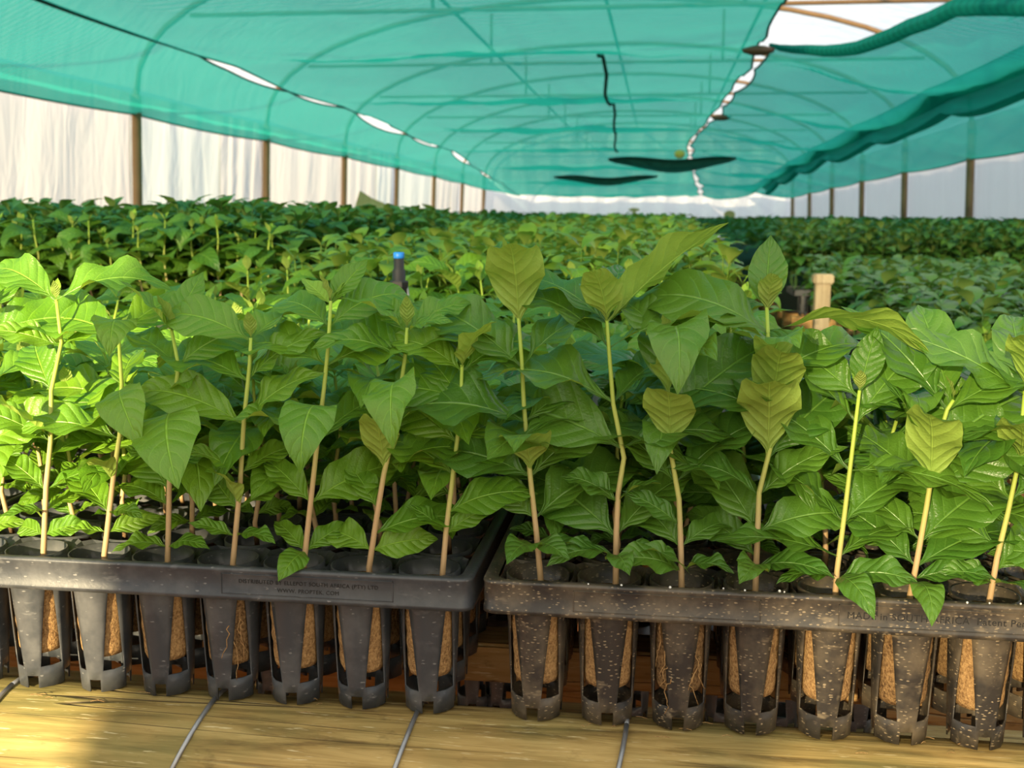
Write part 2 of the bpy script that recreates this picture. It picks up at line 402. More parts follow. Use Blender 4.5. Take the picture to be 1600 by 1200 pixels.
# ------------------------------------------------------------------ shade nets
def hnet(X, Y):
    """height of the nets over the camera"""
    if X < -3.4: base = 1.20 + (X + 3.4) / (-4.36 + 3.4) * (-.40)
    elif X < .65: base = 1.22 + .05 * math.sin((X + 3.4) / 4.05 * math.pi)
    elif X < 2.1: base = 1.20 - .30 * (X - .65) / 1.45
    else: base = .90 - .34 * (X - 2.1) / 1.05
    if Y > 9: base -= .0021 * (Y - 9) ** 2 * (np.interp(X, [XL, -3.4, .7, 2.1, XR], [.12, 1, 1, .45, .12]))
    return base
def sag(Y, amp):
    fr = ((Y - HOOPS[0]) / 3.02) % 1.0
    kk = math.floor((Y - HOOPS[0]) / 3.02)
    return amp * (math.sin(math.pi * fr) ** .75) * (.75 + .6 * noise.noise(Vector((kk * 1.7, 3.3, 0))))
def net_strip(name, x0f, x1f, y0f, y1, nu, nv, amp, label, off=0.0, seed=0, wrinkle=.02):
    vs = []
    for j in range(nv):
        v = j / (nv - 1)
        for i in range(nu):
            u = i / (nu - 1)
            Xa = x0f(0) + (x1f(0) - x0f(0)) * u
            ya = y0f(Xa); Y = ya + (y1 - ya) * v ** 1.25
            X = x0f(Y) + (x1f(Y) - x0f(Y)) * u
            prof = math.sin(math.pi * min(1, max(0, u))) ** .5
            z = CAMZ + hnet(X, Y) + off - sag(Y, .03 + (amp - .03) * prof)
            z += prof * wrinkle * noise.noise(Vector((X * 1.6 + seed, Y * .9, 0))) + prof * wrinkle * .5 * noise.noise(Vector((X * 4, Y * 3 + seed, 1)))
            vs.append((X, Y, z))
    fs = [(j*nu + i, j*nu + i + 1, (j+1)*nu + i + 1, (j+1)*nu + i) for j in range(nv-1) for i in range(nu-1)]
    root = empty(name, (0, 12, CAMZ + 1.2)); tag(root, label, 'shade net')
    off_ = Vector((0, 12, CAMZ + 1.2))
    inst('net_cloth', mesh('net_cloth', [Vector(v) - off_ for v in vs], fs, M['net'], True), root)
    for i in (0, nu - 1):
        MB().tube([Vector(vs[j*nu + i]) - off_ for j in range(nv)], .009, 5).build('hem', M['hem'], root, True)
    MB().tube([Vector(vs[i]) - off_ for i in range(nu)], .012, 5).build('hem', M['hem'], root, True)
    return root, vs
def gapw(Y, w):                       # the two net edges part between their clips
    fr = (Y / 1.55) % 1.0
    return w * math.sin(math.pi * fr) ** .7 * (.25 + .75 * abs(noise.noise(Vector((math.floor(Y / 1.55) * 3.7, .3, 0)))) * 2)
GAPS1 = [(3.2, 7.4, .012), (8.0, 10.0, .07), (10.15, 11.8, .045), (12.2, 14.9, .10), (15.1, 16.8, .05), (17.6, 19.6, .08), (21, 22.4, .06)]
def gap1(Y, k):
    for a, b, w in GAPS1:
        if a < Y < b: return k * w * math.sin(math.pi * (Y - a) / (b - a)) ** .7
    return 0.0
s1 = lambda Y: -3.42 + .10 * noise.noise(Vector((Y * .25, 5, 0)))
s2 = lambda Y: float(np.interp(Y, [0, 9, 12, 17, 21, 26.5], [.66, .68, .62, .38, .58, .95])) + .03 * noise.noise(Vector((Y * .6, 9, 0)))
net_strip('shade_net', lambda Y: XL + .06, lambda Y: s1(Y) - gap1(Y, .8), lambda X: 1.0, 27.0, 14, 150, .05, 'narrow teal shade net sloping down to the pinkish film wall', 0, 1, .03)
_, vsB = net_strip('shade_net', lambda Y: s1(Y) + gap1(Y, .3), lambda Y: s2(Y) - gapw(Y + .2, .05), lambda X: 1.0, 26.6, 44, 240, .22, 'wide teal shade net over the middle of the tunnel', 0, 2, .05)
rootC, vsC = net_strip('shade_net', lambda Y: s2(Y) + .015 + gapw(Y + .2, .09), lambda Y: 2.12, lambda X: 7.9 - (X - .66) * 3.0, 26.4, 24, 200, .19, 'teal shade net with a loose bunched front edge beside the roof gap', 0, 3, .05)
net_strip('shade_net', lambda Y: 1.95, lambda Y: XR - .06, lambda X: 3.0, 26.8, 16, 150, .08, 'teal shade net sloping down to the white side wall', .03, 4, .04)
# bunched roll along the loose front edge and the hanging hem fold
pts = [Vector(v) + Vector((0, -.02, .0)) - rootC.location for v in vsC[:24]]; rad = [.010 + .034 * math.sin(math.pi * min(1, i / 20)) ** .6 for i in range(24)]
MB().tube(pts, rad, 9).build('rolled_edge', M['net'], rootC, True)
vs = []; prof = [(-.10, .03), (.0, -.02), (.07, -.08), (.10, -.15), (.06, -.20), (-.02, -.17)]
for i in range(90):
    Y = 3.4 + 20 * (i / 89) ** 1.3
    k = .75 + .35 * noise.noise(Vector((Y * .55, 2, 0)))
    for dx, dz in prof: vs.append((2.08 + dx * k * 1.3 + .05 * noise.noise(Vector((Y * .4, 7, 0))), Y, CAMZ + hnet(2.08, Y) - sag(Y, .10) + dz * k * .8))
fs = [(j*6 + i, j*6 + i + 1, (j+1)*6 + i + 1, (j+1)*6 + i) for j in range(89) for i in range(5)]
inst('hanging_fold', mesh('hanging_fold', [Vector(v) - rootC.location for v in vs], fs, M['net'], True), rootC)
# ridge rope under the wide net
o = MB().tube([Vector(vsB[q * 44 + 31]) - Vector((0, 0, .016)) for q in range(240) if 8.3 < vsB[q * 44 + 31][1] < 17], .015, 6).build('support_cable', M['dark_net'], None, True)
tag(o, 'dark support cable running along under the wide net', 'cable')
# dark sagging cloths near the far end
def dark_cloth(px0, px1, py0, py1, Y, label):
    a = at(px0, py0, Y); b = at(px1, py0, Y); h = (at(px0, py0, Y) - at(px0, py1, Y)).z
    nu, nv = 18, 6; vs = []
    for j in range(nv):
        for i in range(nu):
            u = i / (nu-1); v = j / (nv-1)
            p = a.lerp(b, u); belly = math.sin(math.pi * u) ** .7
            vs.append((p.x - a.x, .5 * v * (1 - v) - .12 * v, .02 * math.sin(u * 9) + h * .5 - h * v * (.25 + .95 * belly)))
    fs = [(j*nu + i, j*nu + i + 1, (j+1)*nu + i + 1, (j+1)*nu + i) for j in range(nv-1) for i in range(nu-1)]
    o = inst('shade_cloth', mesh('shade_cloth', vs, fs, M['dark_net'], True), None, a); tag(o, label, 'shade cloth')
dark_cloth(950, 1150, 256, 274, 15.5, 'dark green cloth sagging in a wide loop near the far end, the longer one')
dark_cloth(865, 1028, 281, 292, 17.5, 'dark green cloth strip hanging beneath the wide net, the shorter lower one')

# ------------------------------------------------------------------ front bench
P = .058
YP = .85                                  # front row of pots
ZR = CAMZ - .283                          # rim top
ZB = CAMZ - .405                          # pot bottoms
HT = ZR - ZB
X0L = -.5295                              # first whole pot of the left tray
NC, NR = 8, 5
def pot_mesh(name, mat):
    lv = [0, .011, .019, .045, .070, .094, HT - .003]
    def rad(z): return .0208 + .0048 * min(1, z / .1)
    def wh(z): return R(25 - 18 * (z - .019) / .075)
    nh = R(13)
    def cols(z):
        h = wh(min(max(z, .019), .094)); a, b = R(45) - h, R(45) + h
        return [0, nh, (nh + a) / 2 if a > nh + .02 else nh + .01, max(a, nh + .02), R(45), min(b, R(90) - nh - .02), R(90) - (nh + a) / 2 if a > nh + .02 else R(90) - nh - .01, R(90) - nh]
    bm = bmesh.new(); rings = []
    for z in lv:
        ring = []
        for q in range(4):
            for c in cols(z):
                t = c + q * R(90); ring.append(bm.verts.new((rad(z) * math.cos(t), rad(z) * math.sin(t), z)))
        rings.append(ring)
    n = 32
    for i in range(len(lv) - 1):
        for k in range(n):
            c = k % 8
            if 2 <= i <= 4 and c in (3, 4): continue
            if i == 0 and c in (0, 7): continue
            bm.faces.new((rings[i][k], rings[i][(k+1) % n], rings[i+1][(k+1) % n], rings[i+1][k]))
    bmesh.ops.recalc_face_normals(bm, faces=bm.faces)
    bmesh.ops.solidify(bm, geom=list(bm.faces), thickness=.0013)
    for f in bm.faces: f.smooth = True
    me = bpy.data.meshes.new(name); bm.to_mesh(me); bm.free(); me.materials.append(mat)
    return me
def deck_mesh(mat):
    bm = bmesh.new(); zt = HT - .002; n = 24
    for i in range(NC):
        for j in range(NR):
            cx = (i - (NC-1)/2) * P; cy = (j - (NR-1)/2) * P
            inn = []; inl = []; out = []
            for k in range(n):
                t = 2 * math.pi * (k + .5) / n
                inn.append(bm.verts.new((cx + .0262 * math.cos(t), cy + .0262 * math.sin(t), zt - .0075)))
                inl.append(bm.verts.new((cx + .0262 * math.cos(t), cy + .0262 * math.sin(t), zt - .013)))
                m = P / 2 / max(abs(math.cos(t)), abs(math.sin(t)))
                out.append(bm.verts.new((cx + m * math.cos(t), cy + m * math.sin(t), zt - .0045 + .0045 * abs(math.sin(2 * t)))))
            for k in range(n):
                a = (k + 1) % n
                bm.faces.new((inn[k], out[k], out[a], inn[a])); bm.faces.new((inl[k], inn[k], inn[a], inl[a]))
    bmesh.ops.remove_doubles(bm, verts=bm.verts, dist=.0002)
    bmesh.ops.recalc_face_normals(bm, faces=bm.faces)
    me = bpy.data.meshes.new('deck'); bm.to_mesh(me); bm.free(); me.materials.append(mat); return me
TW, TD = NC * P / 2 + .0125, NR * P / 2 + .006
def rrect(w, d, r, n=5):
    out = []
    for cx, cy, a0 in ((w - r, d - r, 0), (-w + r, d - r, 90), (-w + r, -d + r, 180), (w - r, -d + r, 270)):
        for k in range(n + 1):
            a = R(a0 + 90 * k / n); out.append((cx + r * math.cos(a), cy + r * math.sin(a)))
    return out
def rim_mesh(mat):
    prof = [(-.0025, 0), (0, 0), (.0, .0035), (-.0006, .0045), (-.0008, .023), (-.0002, .0245), (-.0006, .0262), (-.0022, .0272), (-.006, .0272), (-.0085, .0258), (-.011, .0250)]
    vs = []; n = 0
    for off, z in prof:
        rr = rrect(TW + off, TD + off, .012); n = len(rr)
        vs += [(x, y, z + HT - .0272) for x, y in rr]
    fs = [(i*n + k, i*n + (k+1) % n, (i+1)*n + (k+1) % n, (i+1)*n + k) for i in range(len(prof)-1) for k in range(n)]
    # inner side margin filling between deck and rim
    return mesh('rim', vs, fs, mat, True)
def text_mesh(name, body, size, mat, al='CENTER'):
    cu = bpy.data.curves.new(name, 'FONT'); cu.body = body; cu.size = size; cu.extrude = .0003; cu.align_x = al; cu.space_character = 1.08
    t = bpy.data.objects.new(name, cu); COL.objects.link(t)
    dg = bpy.context.evaluated_depsgraph_get(); me = bpy.data.meshes.new_from_object(t.evaluated_get(dg))
    bpy.data.objects.remove(t); me.name = name; me.materials.clear(); me.materials.append(mat)
    return me
POT = {k: pot_mesh('pot_' + k, M['tray_' + k]) for k in ('clean', 'dirty')}
DECK = {k: deck_mesh(M['tray_' + k]) for k in ('clean', 'dirty')}
RIM = {k: rim_mesh(M['tray_' + k]) for k in ('clean', 'dirty')}
def tray(cx, y0, z, kind, label, group=None):
    t = empty('seedling_tray', (cx, y0 + (NR-1)/2*P, z)); tag(t, label, 'tray', group)
    inst('rim', RIM[kind], t); inst('deck', DECK[kind], t)
    for j in range(NR):
        for i in range(NC):
            inst('pot', POT[kind], t, ((i - (NC-1)/2) * P, (j - (NR-1)/2) * P, 0), (0, 0, R(random.uniform(-6, 6)) - R(0)))
    return t
TL = X0L + 2.5 * P                        # centres of the two front trays (left tray's first pot is cut by the frame)
TR_ = X0L + 7 * P + .032 + 3.5 * P
tl = tray(TL, YP, ZB, 'clean', 'black plastic seedling tray with distributor lettering on its front bar')
tr = tray(TR_, YP, ZB, 'dirty', 'dusty black seedling tray with made-in lettering on its front bar')
tl2 = tray(TL - .497, YP, ZB, 'clean', 'black seedling tray mostly hidden under sunlit leaves, beside the distributor-lettered tray')
ROW2 = YP + NR * P + .05
row2 = []
for k, cx in enumerate((TL - .74, TL - .24, TL + .26)):
    row2.append((cx, tray(cx, ROW2, ZB, 'clean', 'black seedling tray in the second tray row of the front bench, hidden by foliage', 'second row trays on the front bench')))
# lettering and its frames
def plate(parent, x0, x1, zc, hh, mat):
    m = MB(); t = .0005; y = -TD - .0002 + .0006
    for a, b, c, d in ((x0, x1, zc + hh - t, zc + hh), (x0, x1, zc - hh, zc - hh + t), (x0, x0 + t, zc - hh, zc + hh), (x1 - t, x1, zc - hh, zc + hh)): m.box(a, b, y - .0005, y + .0006, c, d)
    return m.build('moulded_frame', mat, parent)
def letter(parent, body, size, x, z, al='CENTER', mat=M['lettering']):
    o = inst('lettering', text_mesh('lettering', body, size, mat, al), parent, (x, -TD + .0006, z), (R(90), 0, 0)); return o
xb = lambda px, py, cx: at(px, py, YP - .03 - P/2 + .02).x - cx
zc = HT - .0136
plate(tl, xb(342, 910, TL), xb(612, 915, TL), zc, .0085, M['tray_clean'])
letter(tl, 'DISTRIBUTED BY ELLEPOT SOUTH AFRICA (PTY) LTD', .0046, xb(478, 910, TL), zc + .0012)
letter(tl, 'WWW. PROPTEK. COM', .0046, xb(478, 910, TL), zc - .0052)
plate(tr, xb(895, 930, TR_), xb(1190, 950, TR_), zc, .0085, M['tray_dirty'])
plate(tr, xb(1312, 960, TR_), xb(1650, 975, TR_), zc, .0085, M['tray_dirty'])
letter(tr, 'MADE in SOUTH AFRICA  Patent Pending', .0076, xb(1325, 965, TR_), zc - .0024, 'LEFT')

# timber pole, wires, plank
LOGY, LOGR = YP - .012, .062
n = 40; seg = 28; vs = []
for i in range(n):
    x = -1.3 + 2.5 * i / (n-1)
    for k in range(seg):
        a = 2 * math.pi * k / seg
        r = LOGR + .0022 * noise.noise(Vector((x * 3, math.cos(a), math.sin(a)))) + .0006 * noise.noise(Vector((x * 9, 5 * math.cos(a), 5 * math.sin(a))))
        vs.append((x, r * math.cos(a), r * math.sin(a)))
fs = [(i*seg + k, i*seg + (k+1) % seg, (i+1)*seg + (k+1) % seg, (i+1)*seg + k) for i in range(n-1) for k in range(seg)]
fs += [tuple(range(seg)), tuple((n-1)*seg + k for k in range(seg))[::-1]]
o = inst('timber_pole', mesh('timber_pole', vs, fs, M['log'], True), None, (0, LOGY, ZB - LOGR - .0015)); tag(o, 'thick round treated timber pole carrying the front edge of the trays', 'pole')
order = ['steel tie wire round the timber pole, beneath the cut-off pot by the sunlit end', 'steel tie wire round the timber pole below the distributor lettering', 'steel tie wire round the timber pole near the gap between the trays', 'steel tie wire round the timber pole below the third pot of the dusty tray', 'short steel tie wire end on the timber pole below the made-in lettering']
for (px, sl), lab in zip(((28, -.045), (342, -.055), (655, -.04), (980, -.035), (1358, .014)), order):
    x = at(px, 1110, LOGY).x; pts = []
    short = px == 1358
    for k in range(29):
        a = R(95) + (R(170) if short else R(360)) * k / 28 + (R(35) if short else 0)
        dz = math.sin(a)
        pts.append((sl * (1 - dz) * .5 * (1 if math.cos(a) < 0 else .6), (LOGR + .0022) * math.cos(a), (LOGR + .0022) * math.sin(a)))
    o = MB().tube(pts, .0021, 8).build('tie_wire', M['wire'], None, True); o.location = (x, LOGY, ZB - LOGR - .0015); tag(o, lab, 'wire', 'tie wires on the pole')
def timber(name, x0, x1, y0, y1, z0, z1, mat, label, cat, group=None):
    o = MB().box(-(x1-x0)/2, (x1-x0)/2, -(y1-y0)/2, (y1-y0)/2, 0, z1 - z0).build(name, mat, None, False, .003); o.location = ((x0+x1)/2, (y0+y1)/2, z0); return tag(o, label, cat, group)
timber('support_plank', -1.35, 1.0, YP + .135, YP + .185, ZB - .040, ZB - .001, M['plank'], 'brown timber plank under the back of the front trays', 'plank')
timber('support_plank', -1.7, .35, ROW2 + .16, ROW2 + .22, ZB - .040, ZB - .001, M['plank'], 'brown timber plank under the second row of trays', 'plank')
for i, (x, y) in enumerate(((-1.2, YP + .16), (.9, YP + .16), (-1.5, ROW2 + .19), (.12, ROW2 + .32))):
    timber('bench_post', x - .04, x + .04, y - .035, y + .035, -.02, ZB - .041, M['post_wood'], 'square timber post under the front bench', 'post', 'posts under the front bench')
for x in (-1.15, 1.02):
    o = MB().tube([(0, 0, -.02), (0, 0, ZB - 2 * LOGR - .002)], .05, 14).build('bench_post', M['log'], None, True); o.location = (x, LOGY, 0); tag(o, 'round timber post under the end of the front pole', 'post', 'posts under the front pole')
# spare trays on the lower rail
LZ = ZB - .185
for k, px in enumerate((742, 786, 985, 1130, 1222, 1335, 430)):
    x = at(px, 1090, YP + .39).x
    o = inst('loose_pot', POT['clean'], None, (x, YP + .39, LZ), (0, 0, k * 1.3)); tag(o, 'loose black plant pot on the lower rail under the front trays', 'pot', 'loose pots under the bench')
timber('lower_rail', -1.3, 1.0, YP + .36, YP + .42, LZ - .05, LZ - .001, M['plank'], 'lower timber rail beneath the bench holding spare trays', 'rail')
timber('lower_rail', -1.3, 1.0, YP + .50, YP + .56, LZ - .05, LZ - .001, M['plank'], 'rear lower timber rail beneath the bench', 'rail')

# ------------------------------------------------------------------ leaves
SS = [0, .05, .10, .16, .28, .42, .56, .70, .82, .91, .965, 1]
WW = [.012, .014, .026, .085, .165, .208, .205, .165, .105, .050, .018, .002]
def leaf_geo(droop, seed, nrow, ncol, wid=1.0, fold=.12, wave=.03, curl=0.0):
    """unit-length leaf leaving the origin along +x, bending down by droop radians; returns verts, faces, uv"""
    rs = random.Random(seed); ph = rs.uniform(0, 6.3); ph2 = rs.uniform(0, 6.3); tw = rs.uniform(-.35, .35); side = rs.uniform(-.18, .18)
    vs, uv = [], []
    x = z = 0.0; last = 0.0
    for j in range(nrow + 1):
        s = j / nrow; ang = -droop * (s ** 1.25); sm = (s + last) / 2
        x += (s - last) * math.cos(-droop * sm ** 1.25); z += (s - last) * math.sin(-droop * sm ** 1.25); last = s
        wd = float(np.interp(s, SS, WW)) * wid
        t = tw * s + .22 * side
        for i in range(ncol + 1):
            u = 2 * i / ncol - 1
            d = wd * u
            lift = fold * abs(d) * (1 - .5 * s) + wave * (wd / .2) * (abs(u) ** 1.5) * math.sin(s * 17 + (ph if u > 0 else ph2)) - curl * d * d * 4
            yy = d * math.cos(t) - lift * math.sin(t); lz = d * math.sin(t) + lift * math.cos(t)
            vs.append((x - lz * math.sin(ang), yy + side * s * s * .5, z + lz * math.cos(ang)))
            uv.append((i / ncol, s))
    fs = [(j*(ncol+1) + i, (j+1)*(ncol+1) + i, (j+1)*(ncol+1) + i + 1, j*(ncol+1) + i + 1) for j in range(nrow) for i in range(ncol)]
    return vs, fs, uv
DROOPS = [.35, .8, 1.25, 1.75, 2.3]
LEAF = {}
def leafmesh(kind, droop, var, hi):
    d = min(range(5), key=lambda i: abs(DROOPS[i] - droop)); key = (kind, d, var, hi)
    if key not in LEAF:
        rnd = random.Random(d * 10 + var)
        v, f, u = leaf_geo(DROOPS[d], d * 17 + var * 5 + 1, 16 if hi else 9, 6 if hi else 4, rnd.uniform(.86, 1.15), rnd.uniform(.05, .4), rnd.uniform(.028, .062) if hi else .025)
        LEAF[key] = mesh('leaf', v, f, M[kind], True, u)
    return LEAF[key]
def stem_mesh(pts, r0, r1, n=7):
    m = MB(); k = len(pts)
    # slight swellings at the nodes come from the leaf bases themselves
    m.tube(pts, [r0 + (r1 - r0) * i / (k-1) for i in range(k)], n)
    uv = [(0, i / (k-1)) for i in range(k) for _ in range(n)]
    return mesh('stem', m.v, m.f, M['stem'], True, uv)
def plug_mesh(name, mat):
    m = MB(); h = HT - .046
    pr = [(.0172, 0), (.0190, .004)] + [(.0190 + .0042 * t + .0004 * math.sin(t * 23), .004 + (h - .008) * t) for t in np.linspace(.1, 1, 8)] + [(.020, h), (.006, h + .001)]
    m.lathe(pr, 18); me = m.me(name, mat, True)
    for v in me.vertices: v.co += Vector((noise.noise(v.co * 300), noise.noise(v.co * 310 + Vector((5, 0, 0))), 0)) * .0006
    return me
PLUG = [plug_mesh('soil_plug', M['plug']), plug_mesh('soil_plug', M['plug_dark'])]
PLUG_Z = .030
PLUG_TOP = HT - .016
RNG = random.Random(11)
def add_leaf(root, base, az, L, el, droop, kind, hi, roll=0.0, wid=1.0):
    me = leafmesh(kind, droop, RNG.randrange(5 if hi else 3), hi)
    o = inst('leaf', me, root, base, None, (L, L * wid, L))
    o.rotation_mode = 'XYZ'
    m = Matrix.Rotation(R(az), 3, 'Z') @ Matrix.Rotation(-R(el), 3, 'Y') @ Matrix.Rotation(R(roll), 3, 'X')
    o.rotation_euler = m.to_euler()
    return o
def along(pts, t):
    """point at fraction t of height along a polyline"""
    zs = [p.z for p in pts]; z = zs[0] + (zs[-1] - zs[0]) * t
    for a, b in zip(pts, pts[1:]):
        if a.z <= z <= b.z + 1e-9: return a.lerp(b, (z - a.z) / max(1e-9, b.z - a.z))
    return pts[-1].copy()
def seedling(x, y, zpot, pts, nodes, kind, label, group, plug=0, hi=True, apex=True, shared_stem=None, face=34):
    """pts: stem polyline in coordinates local to the pot bottom; nodes: (height fraction, azimuth, length, elevation, droop[, 'one'])"""
    root = empty('coffee_seedling', (x, y, zpot + PLUG_Z)); tag(root, label, 'seedling', group)
    inst('soil_plug', PLUG[plug], root, (0, 0, 0), (0, 0, RNG.uniform(0, 6)))
    pts = [Vector((p[0], p[1], p[2] - PLUG_Z)) for p in pts]
    if shared_stem: inst('stem', shared_stem[0], root, pts[0], (0, 0, shared_stem[1]), (1, 1, shared_stem[2]))
    else: inst('stem', stem_mesh(pts, .0028, .0014), root)
    for nd in nodes:
        t, az, L, el, dr = nd[:5]
        b = along(pts, t)
        k = kind if t < .93 else ('leaf_young' if L < .045 else kind)
        add_leaf(root, b, az, L * (1.08 if hi else 1), el, dr, k, hi, nd[6] if len(nd) > 6 else face * math.cos(R(az)) + RNG.uniform(-24, 24))
        if len(nd) < 6:
            az2 = az + 180 + RNG.uniform(-14, 14)
            add_leaf(root, b, az2, L * RNG.uniform(.86, 1.08), el + RNG.uniform(-8, 8), dr * RNG.uniform(.8, 1.2), k, hi, face * math.cos(R(az2)) + RNG.uniform(-15, 15))
    if apex:
        b = pts[-1]; a = RNG.uniform(0, 360)
        for q in (0, 180): add_leaf(root, b, a + q, RNG.uniform(.016, .032), RNG.uniform(60, 80), .35, 'leaf_young', hi)
    return root

